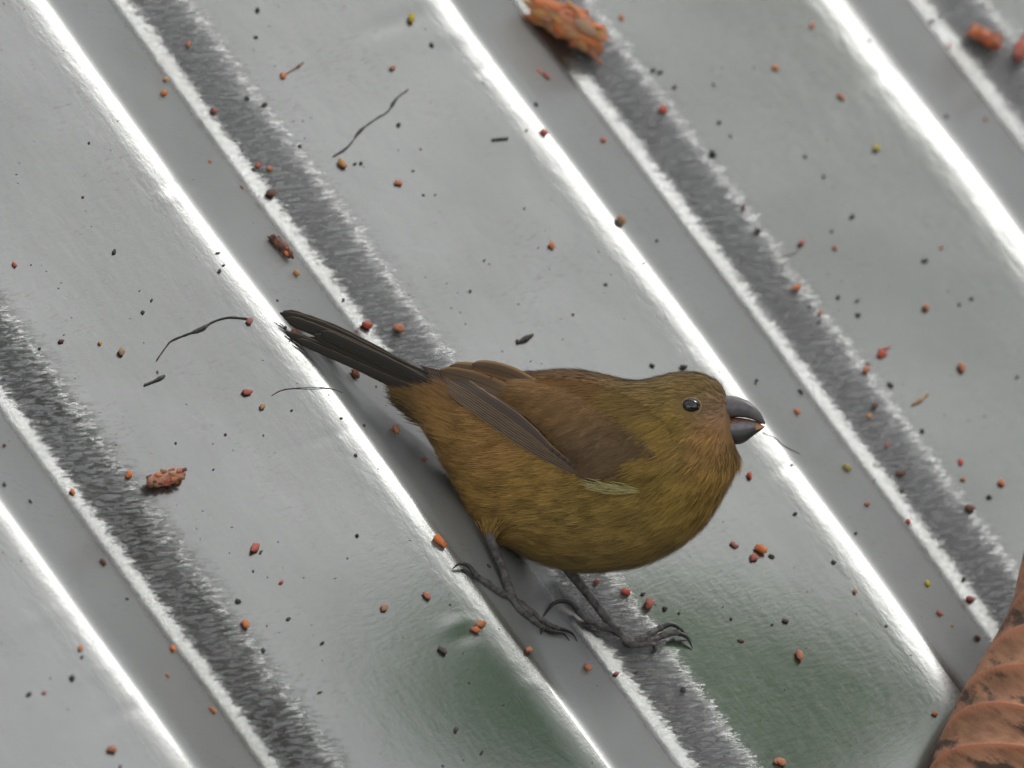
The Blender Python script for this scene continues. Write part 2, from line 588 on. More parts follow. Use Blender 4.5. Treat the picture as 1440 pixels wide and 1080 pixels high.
for _ in range(2600):
    lap = np.zeros_like(PHI)
    lap[1:-1, 1:-1] = .25 * (PHI[2:, 1:-1] + PHI[:-2, 1:-1] + PHI[1:-1, 2:] + PHI[1:-1, :-2]) + GS * GS
    PHI = np.where(inside, lap, 0)


def thick(x, y):
    """half thickness of the body at a point of the side view"""
    fx = np.clip((np.asarray(x, float) - gx0) / GS, 0, PHI.shape[0] - 1.001); fy = np.clip((np.asarray(y, float) - gy0) / GS, 0, PHI.shape[1] - 1.001)
    i = fx.astype(int); j = fy.astype(int); a = fx - i; b = fy - j
    q = (PHI[i, j] * (1 - a) * (1 - b) + PHI[i + 1, j] * a * (1 - b) + PHI[i, j + 1] * (1 - a) * b + PHI[i + 1, j + 1] * a * b)
    return .70 * np.sqrt(np.maximum(q, 0)) * 1.0


def srgb(r, g, b):
    c = np.array([r, g, b], float) / 255
    return np.where(c <= .04045, c / 12.92, ((c + .055) / 1.055) ** 2.4)


# plumage colours at points of the side view
PIG = [((1013, 602), (166, 118, 66)), ((1009, 588), (160, 124, 90)), ((985, 540), (118, 92, 34)), ((930, 545), (120, 96, 38)), ((1000, 570), (118, 94, 58)), ((1000, 610), (146, 106, 44)), ((950, 600), (136, 108, 36)),
       ((900, 560), (118, 92, 36)), ((820, 540), (118, 84, 38)), ((720, 535), (112, 78, 38)), ((640, 545), (120, 84, 46)), ((600, 560), (136, 100, 42)),
       ((620, 585), (150, 108, 46)), ((580, 575), (84, 68, 38)), ((552, 540), (58, 49, 36)), ((566, 558), (62, 52, 35)), ((604, 612), (104, 82, 42)), ((590, 592), (84, 68, 38)), ((640, 620), (136, 100, 40)), ((700, 640), (146, 106, 48)), ((760, 680), (138, 106, 40)),
       ((690, 700), (142, 108, 42)), ((730, 750), (134, 104, 42)), ((820, 730), (126, 100, 38)), ((850, 780), (118, 94, 38)), ((900, 700), (128, 102, 36)),
       ((960, 700), (136, 108, 36)), ((1000, 680), (144, 110, 42)), ((1020, 640), (142, 108, 48)), ((930, 660), (126, 100, 34)), ((930, 760), (126, 100, 40))]
PIGX = np.array([p[0] for p in PIG], float)
PIGC = np.array([srgb(*p[1]) for p in PIG]) * (1.60, 1.62, 1.85) + (.028, .028, .030)


def pigment(x, y):
    w = 1.0 / (((np.asarray(x)[..., None] - PIGX[:, 0]) ** 2 + (np.asarray(y)[..., None] - PIGX[:, 1]) ** 2) + 200) ** 1.6
    return (w @ PIGC) / w.sum(-1, keepdims=True)


# direction in which the plumage lies
FLOW = [((1010, 545), (-1, -.35)), ((960, 530), (-1, .0)), ((900, 545), (-1, .12)), ((1000, 580), (-1, .2)), ((985, 620), (-.75, .75)), ((1025, 640), (-.35, 1)),
        ((1010, 690), (-.55, .9)), ((960, 680), (-.8, .6)), ((900, 640), (-1, .35)), ((800, 540), (-1, .1)), ((700, 540), (-1, -.05)), ((600, 545), (-1, -.3)),
        ((960, 750), (-.95, .45)), ((880, 790), (-1, .1)), ((860, 720), (-1, .22)), ((780, 700), (-1, .12)), ((780, 785), (-1, -.1)), ((700, 720), (-1, .15)),
        ((660, 680), (-1, -.1)), ((700, 640), (-1, .1)), ((620, 610), (-1, -.45)), ((570, 560), (-1, -.6)), ((690, 755), (-.5, .8))]
FLX = np.array([p[0] for p in FLOW], float); FLD = np.array([p[1] for p in FLOW], float)


def flow(x, y):
    w = 1.0 / (((np.asarray(x)[..., None] - FLX[:, 0]) ** 2 + (np.asarray(y)[..., None] - FLX[:, 1]) ** 2) + 150) ** 1.5
    f = (w @ FLD) / w.sum(-1, keepdims=True)
    return f / np.linalg.norm(f, axis=-1, keepdims=True)


M['plume'] = mat_attr('olive_brown_plumage', .8, Sheen_Weight=.12, Sheen_Roughness=.5, Specular_IOR_Level=.25)


def body_mesh(st, nr):
    ang = (np.arange(nr) + .5) / nr * 2 * math.pi
    t = np.interp(st, TOP[:, 0], TOP[:, 1]); b = np.interp(st, BOT[:, 0], BOT[:, 1])
    ym = (t + b) / 2; hh = (b - t) / 2
    Y = ym[:, None] - hh[:, None] * np.cos(ang)[None]
    X = np.repeat(st[:, None], nr, 1)
    Z = thick(X, Y) * np.sign(np.sin(ang))[None]
    # round the ring near the outline, where the inflated thickness is coarse
    Z = np.where(np.abs(np.sin(ang))[None] < .25, Z * .6 + .4 * np.sin(ang)[None] / .25 * np.abs(thick(X, ym[:, None] - hh[:, None] * np.sign(np.cos(ang))[None] * .968)), Z)
    return X, Y, Z


st = 545 + (1040 - 545) * (1 - np.cos(np.linspace(0.03, math.pi - .03, 110))) / 2
BX, BY, BZ = body_mesh(st, 72)
foot_a, foot_b = on_roof(731, 859), on_roof(870, 889)
bird_org = W((foot_a + foot_b) / 2)
bird = empty('bird', bird_org)
tag(bird, 'small olive brown finch with thick grey beak standing on the roof', 'bird')
bv = L3(BX, BY, BZ).reshape(-1, 3)
# smooth the body a little along itself
g3 = bv.reshape(110, 72, 3)
for _ in range(6):
    g3[1:-1] = g3[1:-1] * .5 + .25 * (g3[2:] + g3[:-2])
    g3[:] = g3 * .5 + .25 * (np.roll(g3, 1, 1) + np.roll(g3, -1, 1))
bv = g3.reshape(-1, 3)
bf = [grid_faces(110, 72, True)]
e0, e1 = len(bv), len(bv) + 1
bv2 = np.vstack([bv, bv[:72].mean(0), bv[-72:].mean(0)])
aa = np.arange(72); ab = (aa + 1) % 72
bf += [np.stack([np.full(72, e0), aa, ab], -1), np.stack([np.full(72, e1), 109 * 72 + ab, 109 * 72 + aa], -1)]
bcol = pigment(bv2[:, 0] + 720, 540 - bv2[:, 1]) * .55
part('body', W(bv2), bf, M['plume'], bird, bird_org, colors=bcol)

# normals on the body grid, for laying feathers
du = np.gradient(g3, axis=0); dv = np.roll(g3, -1, 1) - np.roll(g3, 1, 1)
NRM = norm(np.cross(dv, du))
cen = g3.mean(1, keepdims=True)
NRM = np.where(((g3 - cen) * NRM).sum(-1, keepdims=True) < 0, -NRM, NRM)


def strands(base, direc, nrm, length, width, c0, c1, curve, seg=3, taper=1.0):
    """ribbons: base Nx3, unit dir, unit normal -> verts, faces, colours"""
    n = len(base)
    side = norm(np.cross(nrm, direc))
    ts = np.linspace(0, 1, seg + 1)
    rows, cols = [], []
    for t in ts:
        p = base + direc * (length * t)[:, None] + nrm * np.broadcast_to(curve[0] * t + curve[1] * t * t, (n,))[:, None]
        w = (width * (1 - taper * t ** 2.2) * .5)[:, None]
        rows += [p - side * w, p + side * w]
        cc = c0 * (1 - t) + c1 * t
        cols += [cc, cc]
    Vv = np.stack(rows, 1); Cc = np.stack(cols, 1)
    k = 2 * (seg + 1)
    b0 = np.arange(n)[:, None] * k
    f = np.concatenate([np.concatenate([b0 + 2 * i, b0 + 2 * i + 1, b0 + 2 * i + 3, b0 + 2 * i + 2], 1) for i in range(seg)], 0)
    return Vv.reshape(-1, 3), f, Cc.reshape(-1, 3)


def plumage(n_feather, per, skip):
    # area-weighted points on the body grid
    A = np.linalg.norm(np.cross(du, dv / 2), axis=-1)
    A = A / A.sum()
    k = rng.choice(A.size, n_feather, p=A.ravel())
    i, j = np.unravel_index(k, A.shape)
    i2 = np.clip(i + 1, 0, 109); j2 = (j + 1) % 72
    a = rng.uniform(0, 1, (n_feather, 1)); b = rng.uniform(0, 1, (n_feather, 1))
    p = (g3[i, j] * (1 - a) + g3[i2, j] * a) * (1 - b) + (g3[i, j2] * (1 - a) + g3[i2, j2] * a) * b
    nr = norm(NRM[i, j] * (1 - a) + NRM[i2, j] * a)
    x = p[:, 0] + 720; y = 540 - p[:, 1]
    keep = ~skip(x, y, p[:, 2])
    p, nr, x, y = p[keep], nr[keep], x[keep], y[keep]
    n = len(p)
    f = flow(x, y)
    d = np.stack([f[:, 0], -f[:, 1], np.zeros(n)], -1)
    d = norm(d - (d * nr).sum(-1, keepdims=True) * nr)
    c = pigment(x, y)
    # soft patches and each feather's own tone
    tone = np.array([mnoise.noise(Vector((q[0] / 26, q[1] / 14, q[2] / 26))) for q in p])
    tone = 1 + .44 * tone + rng.normal(0, .15, n)
    c = c * tone[:, None]
    head = np.clip((x - 890) / 60, 0, 1) * np.clip((640 - y) / 40, 0, 1)
    back = np.clip((600 - y) / 50, 0, 1) * np.clip((900 - x) / 60, 0, 1)
    thr = np.clip((x - 960) / 40, 0, 1) * np.clip((y - 620) / 20, 0, 1) * np.clip((760 - y) / 40, 0, 1)
    L = 29 - 13 * head - 7 * back - 4 * thr
    fluff = np.clip((y - 640) / 80, 0, 1)
    Vs, Fs, Cs, off = [], [], [], 0
    for s in range(per):
        sp = (s / (per - 1) - .5) * 2
        side = norm(np.cross(nr, d))
        dd = norm(d + side * (-sp * .07 + rng.normal(0, .09, n))[:, None] + nr * rng.normal(.05, .07, n)[:, None])
        base = p + side * (sp * (3.2 - 1.4 * head))[:, None] - nr * 1.5 - d * (2 * abs(sp))
        ln = L * (1 - .28 * sp * sp) * rng.uniform(.78, 1.18, n)
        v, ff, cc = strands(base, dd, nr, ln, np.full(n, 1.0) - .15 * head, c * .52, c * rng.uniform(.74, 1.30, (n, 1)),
                            (6.0 + 3.5 * fluff + rng.normal(0, 1.2, n) - 1.2 * head + 2.6 * thr * rng.uniform(-.5, 1.6, n), -5.6 - .8 * fluff + 1.8 * head))
        Vs.append(v); Fs.append(ff + off); Cs.append(cc); off += len(v)
    return np.vstack(Vs), np.vstack(Fs), np.vstack(Cs)


def in_bill(x, y, z):
    eye = (np.hypot((x - 971) / 1.15, y - 571.5) < 13.0) & (z > 0)
    return eye | ((y > 557) & (y < 620) & (x > 1017 + .25 * np.maximum(0, 590 - y) + .1 * np.maximum(0, y - 590)))


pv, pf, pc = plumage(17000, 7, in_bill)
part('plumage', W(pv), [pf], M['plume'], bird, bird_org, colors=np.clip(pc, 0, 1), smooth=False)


# --- feathers of wing and tail: one blade each, with shaft and vane
def mat_feather(name, dark, edge, ew=.28):
    t = NT(name)
    uv = t.n('UVMap').outputs[0]
    sep = t.n('SeparateXYZ'); t.l(uv, sep.inputs[0])
    a = t.math('ABSOLUTE', t.math('MULTIPLY_ADD', sep.outputs[1], 2.0, -1.0))
    barb = t.noise(t.mapping(uv, (3, 50, 1), (0, 0, R(20))), 3.0, 3, .6)
    e = t.ramp(t.math('ADD', a, t.math('MULTIPLY_ADD', barb, .3, -.15)), 1 - ew, 1 - ew * .2)
    c = t.mix(e, (*dark, 1), (*edge, 1))
    c = t.mix(t.math('MULTIPLY', t.ramp(barb, .4, .7), .35), c, tuple(x * .45 for x in dark) + (1,))
    shaft = t.ramp(a, .10, .03)
    c = t.mix(t.math('MULTIPLY', shaft, .6), c, tuple(x * .35 for x in dark) + (1,))
    t.principled(c, .6, t.bump(barb, .4, .0001), Specular_IOR_Level=.3)
    return t.m


M['primary'] = mat_feather('flight_feather_brown', srgb(88, 74, 64), srgb(162, 136, 110), .30)
M['tertial'] = mat_feather('tertial_rufous', srgb(100, 79, 58), srgb(156, 120, 82), .5)
M['tailf'] = mat_feather('tail_feather_dark', srgb(48, 42, 36), srgb(100, 87, 68), .20)
M['covert'] = mat_attr('wing_covert_plumage', .75, Specular_IOR_Level=.25)


def feather(name, mat, parent, org, path2, width, zfun, tipw=.35, ns=22, nw=7, camber=2.0, side=1, notch=0.0):
    """path2: drawing points base -> tip; zfun(x, y) depth of the sheet there"""
    c = catmull(path2, ns)
    T = norm(np.gradient(c, axis=0)); Nn = np.stack([-T[:, 1], T[:, 0]], -1)
    s = np.linspace(0, 1, ns)
    prof_w = width * np.minimum(1, .45 + 1.6 * s) * np.where(s > 1 - tipw, np.sqrt(np.maximum(0.0, 1 - ((s - 1 + tipw) / tipw) ** 2)) * .93 + .07, 1)
    q = np.linspace(-1, 1, nw)
    X = c[:, None, 0] + Nn[:, None, 0] * prof_w[:, None] * q * .5
    Y = c[:, None, 1] + Nn[:, None, 1] * prof_w[:, None] * q * .5
    Z = zfun(X, Y) + camber * (1 - q[None] ** 2) * 1.0
    rag = rng.normal(0, .35, X.shape) * (np.abs(q)[None] > .9)
    v = L3(X, Y + rag, Z * side).reshape(-1, 3)
    # a back face just behind gives the vane its thickness
    v2 = L3(X, Y + rag, (Z - .9) * side).reshape(-1, 3)
    f = grid_faces(ns, nw)
    k = ns * nw
    rim = np.concatenate([np.arange(nw), np.arange(1, ns) * nw + nw - 1, k - 2 - np.arange(nw - 1), (np.arange(ns - 2, 0, -1)) * nw])
    r2 = np.roll(rim, -1)
    rimf = np.stack([rim, r2, r2 + k, rim + k], -1)
    uv = np.stack([np.repeat(s[:, None], nw, 1), np.repeat((q * .5 + .5)[None], ns, 0)], -1).reshape(-1, 2)
    return part(name, W(np.vstack([v, v2])), [f, f[:, ::-1] + k, rimf], mat, parent, org, uv=np.vstack([uv, uv]))


def wing(side):
    # shoulder and coverts: a low shield lying on the flank
    up = catmull([(655, 530), (720, 540), (790, 548), (860, 566), (905, 598), (938, 640)], 40)
    lo = catmull([(640, 532), (700, 549), (750, 576), (797, 612), (840, 664), (938, 648)], 40)
    q = np.linspace(0, 1, 22)
    X = up[:, None, 0] * (1 - q) + lo[:, None, 0] * q
    Y = up[:, None, 1] * (1 - q) + lo[:, None, 1] * q
    s = np.linspace(0, 1, 40)[:, None]
    hump = 9 * np.sin(math.pi * np.clip(q, .02, .98))[None] ** .5 * np.clip(s * 5, 0, 1) * np.clip((1 - s) * 5, 0, 1) ** .6
    hump = hump + 4 * q[None] * np.clip((1 - s) * 4, 0, 1)
    base = thick(X, Y)
    Z = base + hump - 3
    v = L3(X, Y, Z * side).reshape(-1, 3)
    cc = np.where(((X > 760) & (Y > 590))[..., None], srgb(92, 76, 54), srgb(108, 80, 44)).reshape(-1, 3) * .6
    w = part('wing', W(v), [grid_faces(40, 22)], M['plume'], bird, bird_org, colors=cc)
    # flight feathers, lowest first, each lying a little above the one below
    zf = lambda lift: (lambda x, y: np.maximum(thick(x, np.minimum(y, 640)), 18) + lift)
    for k in range(8):
        f = k / 7
        b = np.array((836 - 58 * f, 678 - 44 * f)); t = np.array((592 + 30 * f, 514 + 8 * f))
        m1 = np.array((752 - 18 * f, 632 - 38 * f)); m2 = np.array((668 - 4 * f, 574 - 28 * f))
        feather('flight_feather', M['primary'], w, bird_org, [b, m1, m2, t], 15, zf(4 + 1.0 * k), .16, side=side, camber=1.2)
    for (pp, wd, lf) in (([(790, 600), (735, 568), (680, 540), (618, 521)], 30, 8), ([(785, 572), (740, 548), (690, 530), (632, 515)], 28, 6),
                         ([(780, 556), (745, 540), (712, 524), (664, 512)], 22, 9)):
        feather('tertial', M['tertial'], w, bird_org, pp, wd, (lambda lf: (lambda x, y: np.maximum(thick(x, np.maximum(y, 534)), 10) + lf))(lf), .3, side=side, camber=2.5)
    # covert plumage on the shield
    n = 2600
    ii = rng.integers(11, 39, n); jj = rng.integers(0, 21, n)
    g = v.reshape(40, 22, 3)
    p = g[ii, jj] + (g[ii - 1, jj] - g[ii, jj]) * rng.uniform(0, 1, (n, 1)) + (g[ii, jj + 1] - g[ii, jj]) * rng.uniform(0, 1, (n, 1))
    dgu = np.gradient(g, axis=0); dgv = np.gradient(g, axis=1)
    nr = norm(np.cross(dgu, dgv)); nr = np.where((nr[..., 2:] * side) < 0, -nr, nr)[ii, jj]
    x = p[:, 0] + 720; y = 540 - p[:, 1]
    dd = np.stack([np.full(n, -1.0), -.12 - .45 * np.clip((y - 540) / 110, 0, 1) + .5 * np.clip((780 - x) / 80, 0, 1), np.zeros(n)], -1)
    dd = norm(dd - (dd * nr).sum(-1, keepdims=True) * nr)
    fr = np.clip((y - 560 - (860 - x) * .1) / 60, 0, 1)[:, None]
    c = srgb(124, 94, 58) * (1 - fr) + srgb(102, 81, 58) * fr
    ax_ = (x * .86 - y * .5) / 34; bx_ = (x * .5 + y * .86) / 6.5
    tone = np.array([mnoise.noise(Vector((a, b2, 1))) for a, b2 in zip(ax_, bx_)])
    c = c * (1.22 + .5 * tone + rng.normal(0, .12, n))[:, None]
    Vs, Fs, Cs, off = [], [], [], 0
    for s_ in range(7):
        sp = (s_ / 6 - .5) * 2
        sd = norm(np.cross(nr, dd))
        v1, f1, c1 = strands(p + nr * (3 + 6 * np.clip((850 - x) / 50, 0, 1))[:, None] + sd * sp * 4.2, norm(dd + sd * (sp * .12 + rng.normal(0, .03, n))[:, None]), nr, (24 * (1 - .25 * sp * sp)) * rng.uniform(.8, 1.15, n),
                             np.full(n, 1.7), c * .7, c * 1.08, (2.2 + rng.normal(0, .4, n), -2.6))
        Vs.append(v1); Fs.append(f1 + off); Cs.append(c1); off += len(v1)
    part('covert_plumage', W(np.vstack(Vs)), [np.vstack(Fs)], M['covert'], w, bird_org, colors=np.clip(np.vstack(Cs), 0, 1), smooth=False)
    # body plumage overlapping the front and upper borders of the shield
    e = np.vstack([up[14:], lo[34:][::-1]])
    n = 1500
    t_ = rng.uniform(0, len(e) - 1.01, n); k_ = t_.astype(int)
    pe = e[k_] + (e[k_ + 1] - e[k_]) * (t_ - k_)[:, None]
    x = pe[:, 0] + rng.uniform(-4, 20, n); y = pe[:, 1] + rng.uniform(-12, 5, n)
    base = L3(x, y, (thick(x, y) + 5) * side)
    f = flow(x, y)
    dd = norm(np.stack([f[:, 0], -f[:, 1], .12 * side + 0 * x], -1))
    c = pigment(x, y) * (1 + rng.normal(0, .18, (n, 1)))
    Vs, Fs, Cs, off = [], [], [], 0
    for s_ in range(6):
        v1, f1, c1 = strands(base + rng.normal(0, 2.2, (n, 3)) * (1, 1, .2), norm(dd + rng.normal(0, .08, (n, 3))), np.tile([0, 0, 1.0 * side], (n, 1)), rng.uniform(14, 34, n), np.full(n, 1.0), c * .6, c * rng.uniform(.8, 1.2, (n, 1)), (5.5, -5.0))
        Vs.append(v1); Fs.append(f1 + off); Cs.append(c1); off += len(v1)
    part('scapular_plumage', W(np.vstack(Vs)), [np.vstack(Fs)], M['plume'], w, bird_org, colors=np.clip(np.vstack(Cs), 0, 1), smooth=False)
    if side > 0:
        # pale tuft at the bend of the wing
        n = 150
        x = rng.uniform(842, 902, n); y = 687 + rng.normal(0, 1, n) * (1.2 + 3.2 * np.clip((905 - x) / 50, 0, 1)) + (x - 842) * .06
        p = L3(x, y, thick(x, y) + 4)
        d = norm(np.stack([np.full(n, -1.0), .22 + rng.normal(0, .12, n), np.full(n, .15)], -1))
        v1, f1, c1 = strands(p, d, np.tile([0, 0, 1.0], (n, 1)), rng.uniform(10, 34, n), np.full(n, 1.1), np.tile(srgb(134, 108, 44), (n, 1)),
                             np.tile(srgb(214, 206, 150), (n, 1)) * rng.uniform(.6, 1.05, (n, 1)), (3.0, -3.0))
        o = part('axillary_tuft', W(v1), [f1], M['covert'], w, bird_org, colors=c1, smooth=False)
        o['label'] = 'pale yellowish tuft at the bend of the wing'


wing(1)
wing(-1)

# --- tail: feathers in two fanned groups
tail_org = bird_org
tv, tf = tube(L3(*catmull([(618, 545, 0), (585, 540, 0), (548, 521, 0), (520, 506, 0)], 16).T), [24, 17, 9, 4], 16)
tv[:, 2] *= .9
tcol = np.tile(srgb(96, 74, 38) * .7, (len(tv), 1))
tail = part('tail', W(tv), tf, M['plume'], bird, bird_org, colors=tcol)
for k, (pp, wd, zz) in enumerate([
        ([(612, 532), (540, 503), (470, 468), (393, 440)], 17, 9), ([(606, 530), (540, 499), (470, 464), (398, 438)], 15, 4),
        ([(612, 538), (545, 510), (480, 479), (400, 447)], 17, 13), ([(610, 542), (550, 517), (490, 488), (418, 452)], 15, 10),
        ([(606, 534), (540, 502), (470, 466), (404, 441)], 16, -8), ([(606, 538), (545, 508), (480, 475), (408, 447)], 15, -14),
        ([(606, 546), (550, 526), (490, 500), (396, 467)], 12, 15), ([(604, 550), (550, 531), (492, 505), (402, 469)], 13, 20),
        ([(604, 553), (550, 535), (495, 511), (416, 477)], 12, 24), ([(600, 548), (550, 530), (495, 507), (410, 473)], 12, -20),
        ([(600, 544), (548, 524), (492, 500), (430, 474)], 11, -16),
        ([(618, 564), (566, 546), (512, 520), (440, 486)], 11, 19), ([(622, 568), (580, 552), (540, 533), (500, 512)], 12, 14), ([(622, 556), (580, 540), (520, 510), (440, 470)], 15, 22), ([(622, 545), (590, 532), (540, 508), (450, 466)], 15, 26)]):
    feather('tail_feather', M['tailf'], tail, bird_org, pp, wd, (lambda zz: (lambda x, y: zz + np.sign(zz) * 14 * np.clip((x - 520) / 60, 0, 1)))(zz), .12, ns=24, camber=1.0)

# covert plumes over the tail root, upper and under
n = 1100
x = rng.uniform(572, 640, n); y0 = np.interp(x, [556, 600, 640], [540, 556, 545]); y1 = np.interp(x, [556, 600, 640], [556, 598, 625])
y = y0 + (y1 - y0) * rng.uniform(0, 1, n)
th = np.maximum(thick(x, np.minimum(y, 600)), 24 * np.sqrt(np.clip(1 - ((y - (y0 + y1) / 2) / ((y1 - y0) / 2 + 1)) ** 2, 0, 1)))
sg = rng.choice([-1, 1], n, p=[.3, .7])
p = L3(x, y, th * sg)
d = norm(np.stack([np.full(n, -1.0), .42 + rng.normal(0, .1, n), -.1 * sg], -1))
fr = np.clip((y - y0) / (y1 - y0), 0, 1)[:, None]
fq = np.clip((fr - .35) / .5 + rng.normal(0, .12, (n, 1)), 0, 1)
c = (srgb(128, 100, 60) * (1 - fq) + srgb(76, 64, 44) * fq) * rng.uniform(.65, 1.3, (n, 1))
bl = np.clip((x - 596) / 36, 0, 1)[:, None]
c = c * (1 - bl) + pigment(x, y) * bl * rng.uniform(.75, 1.15, (n, 1))
Vs, Fs, Cs, off = [], [], [], 0
for s_ in range(5):
    v1, f1, c1 = strands(p + rng.normal(0, 2, (n, 3)) * (1, 1, .3), norm(d + rng.normal(0, .07, (n, 3))), np.stack([0 * x, 0 * x, sg * 1.0], -1), rng.uniform(18, 38, n), np.full(n, 1.3), c * .6, c,
                         (2.0, -2.5))
    Vs.append(v1); Fs.append(f1 + off); Cs.append(c1); off += len(v1)
part('tail_covert', W(np.vstack(Vs)), [np.vstack(Fs)], M['covert'], tail, bird_org, colors=np.clip(np.vstack(Cs), 0, 1), smooth=False)


# --- head: eye and beak
def ellipsoid(c, ax, n=20, m=14):
    th = np.linspace(0, math.pi, m)[:, None]; ph = np.arange(n) * 2 * math.pi / n
    v = np.stack([np.sin(th) * np.cos(ph), np.sin(th) * np.sin(ph), np.cos(th) + 0 * ph], -1) * ax + c
    return v.reshape(-1, 3), [grid_faces(m, n, True)]


M['eye'] = mat_simple('black_eye', (.006, .005, .005), .08, .2, 300, 0.0, Coat_Weight=1.0, Coat_Roughness=.02)
M['eyering'] = mat_simple('eyelid_skin', (.30, .22, .13), .7, .3, 2500, .0001)
for sd in (1, -1):
    ez = float(thick(971, 571.5))
    v, f = ellipsoid(L3(971.5, 571.5, sd * (ez - 6.5)), (13.2, 11.0, 11.5))
    eye = part('eye', W(v), f, M['eye'], bird, bird_org)
    ph = np.linspace(0, 2 * math.pi, 33)[:-1]
    ring = L3(971.5 + 14.0 * np.cos(ph), 571.5 + 11.8 * np.sin(ph), sd * (ez - .4 - .9 * np.cos(2 * ph)))
    rr = []
    for k in range(32):
        tdir = norm(ring[(k + 1) % 32] - ring[k - 1]); o1 = norm(ring[k] - ring.mean(0)); o2 = np.cross(tdir, o1)
        for q in range(7):
            a = q * 2 * math.pi / 7
            rr.append(ring[k] + 1.3 * (o1 * math.cos(a) + o2 * math.sin(a)))
    ff = grid_faces(33, 7, True) % (32 * 7)
    part('eyelid', W(np.array(rr)), [ff], M['eyering'], eye, bird_org)


def mat_beak():
    t = NT('grey_horn_beak')
    g = t.n('TexCoord').outputs['Object']
    n = t.noise(g, 700, 4, .6)
    a = t.n('VertexColor'); a.layer_name = 'Col'
    c = t.mix(t.math('MULTIPLY', t.ramp(n, .35, .7), .4), a.outputs[0], (.05, .045, .045, 1))
    t.principled(c, .38, t.bump(n, .3, .0001), Coat_Weight=.15, Coat_Roughness=.3)
    return t.m


M['beak'] = mat_beak()


def mandible(name, upper, lower, hw, power, colf):
    xs = np.linspace(0, 1, 30)
    u = catmull(upper, 30); l = catmull(lower, 30)
    nr = 28; a = np.arange(nr) * 2 * math.pi / nr
    c = (u + l) / 2; h = (u - l) / 2
    ca = np.cos(a); sa = np.sin(a)
    ca = np.sign(ca) * np.abs(ca) ** power[0]; sa = np.sign(sa) * np.abs(sa) ** power[1]
    w = hw * np.maximum(0.03, 1 - xs ** 1.7) ** .75
    X = c[:, None, 0] + h[:, None, 0] * ca; Y = c[:, None, 1] + h[:, None, 1] * ca; Z = w[:, None] * sa
    v = L3(X, Y, Z).reshape(-1, 3)
    v = np.vstack([v, v[-nr:].mean(0)])
    k = len(v) - 1
    cap = np.stack([np.full(nr, k), 29 * nr + (np.arange(nr) + 1) % nr, 29 * nr + np.arange(nr)], -1)
    cc = colf(np.append(X.ravel(), X[-1].mean()), np.append(Y.ravel(), Y[-1].mean()), np.append(np.repeat(ca[None], 30, 0).ravel(), 0))
    return part(name, W(v), [grid_faces(30, nr, True), cap], M['beak'], bird, bird_org, colors=cc)


def col_up(x, y, q):
    c = np.tile(srgb(112, 106, 108), (len(x), 1))
    return np.where((q < -.86)[:, None], srgb(120, 78, 56), c)


def col_lo(x, y, q):
    c = np.where((q > .15)[:, None], srgb(140, 132, 134), srgb(62, 58, 58))  # shade under the lower beak is painted in as the darker colour
    c = np.where(((x > 1063) & (q > -.4))[:, None], srgb(206, 142, 98), c)
    return np.where(((x < 1032) & (q > .72))[:, None], srgb(206, 140, 84), c)


mandible('upper_beak', [(1000, 556), (1022, 556), (1040, 558.5), (1056, 566), (1068, 578), (1076, 594)],
         [(1000, 594), (1016, 591.5), (1032, 587), (1048, 587.5), (1062, 591.5), (1075, 597)], 27, (.9, .85), col_up)
mandible('lower_beak', [(1000, 595), (1014, 592), (1027, 589.5), (1048, 590), (1064, 594), (1076, 600)],
         [(1000, 618), (1018, 622), (1033, 625), (1046, 622.5), (1060, 612), (1075, 601)], 25, (.85, .8), col_lo)

# inside of the mouth between the two halves of the beak
M['mouth'] = mat_simple('mouth_lining', (.16, .06, .035), .5, .3, 900, .0001)
q = np.linspace(0, 1, 12)
v, f = tube(L3(1006 + 66 * q, 591.5 - 2.2 * np.sin(q * 3.1) + 4 * q, 0 * q), [15, 14, 11, 3], 12)
vc = v.mean(0); v[:, 1] = np.interp(v[:, 0], L3(1006 + 66 * q, 0, 0)[:, 0], L3(0, 591.5 - 2.2 * np.sin(q * 3.1) + 4 * q, 0)[:, 1]) + (v[:, 1] - np.interp(v[:, 0], L3(1006 + 66 * q, 0, 0)[:, 0], L3(0, 591.5 - 2.2 * np.sin(q * 3.1) + 4 * q, 0)[:, 1])) * .32
part('mouth', W(v), f, M['mouth'], bird, bird_org)

# tuft of thigh feathers round the near leg
n = 220
x = rng.normal(691, 9, n); y = rng.uniform(728, 752, n) - np.abs(x - 691) * .4
p = L3(x, y, rng.uniform(38, 72, n))
d = norm(np.stack([(691 - x) / 26 - .25 + rng.normal(0, .12, n), -1 + 0 * x, .1 * rng.normal(0, 1, n)], -1))
c = pigment(x, y) * rng.uniform(.6, 1.1, (n, 1))
v1, f1, c1 = strands(p, d, np.tile([0, 0, 1.0], (n, 1)), rng.uniform(10, 24, n), np.full(n, .9), c * .7, c, (2.0, -4.0))
part('thigh_plumage', W(v1), [f1], M['plume'], bird, bird_org, colors=np.clip(c1, 0, 1), smooth=False)

# --- legs
def mat_leg():
    t = NT('grey_scaly_leg')
    g = t.n('TexCoord').outputs['Object']
    n = t.noise(g, 500, 4, .6)
    vo = t.n('TexVoronoi'); vo.inputs['Scale'].default_value = 900; t.l(g, vo.inputs['Vector'])
    c = t.mix(t.ramp(n, .3, .7), (.055, .048, .048, 1), (.15, .13, .125, 1))
    t.principled(c, .55, t.bump(vo.outputs[0], .8, .0004), Specular_IOR_Level=.4)
    return t.m


M['leg'] = mat_leg()
M['claw'] = mat_simple('dark_claw', (.03, .026, .026), .35, .3, 600, .0001)


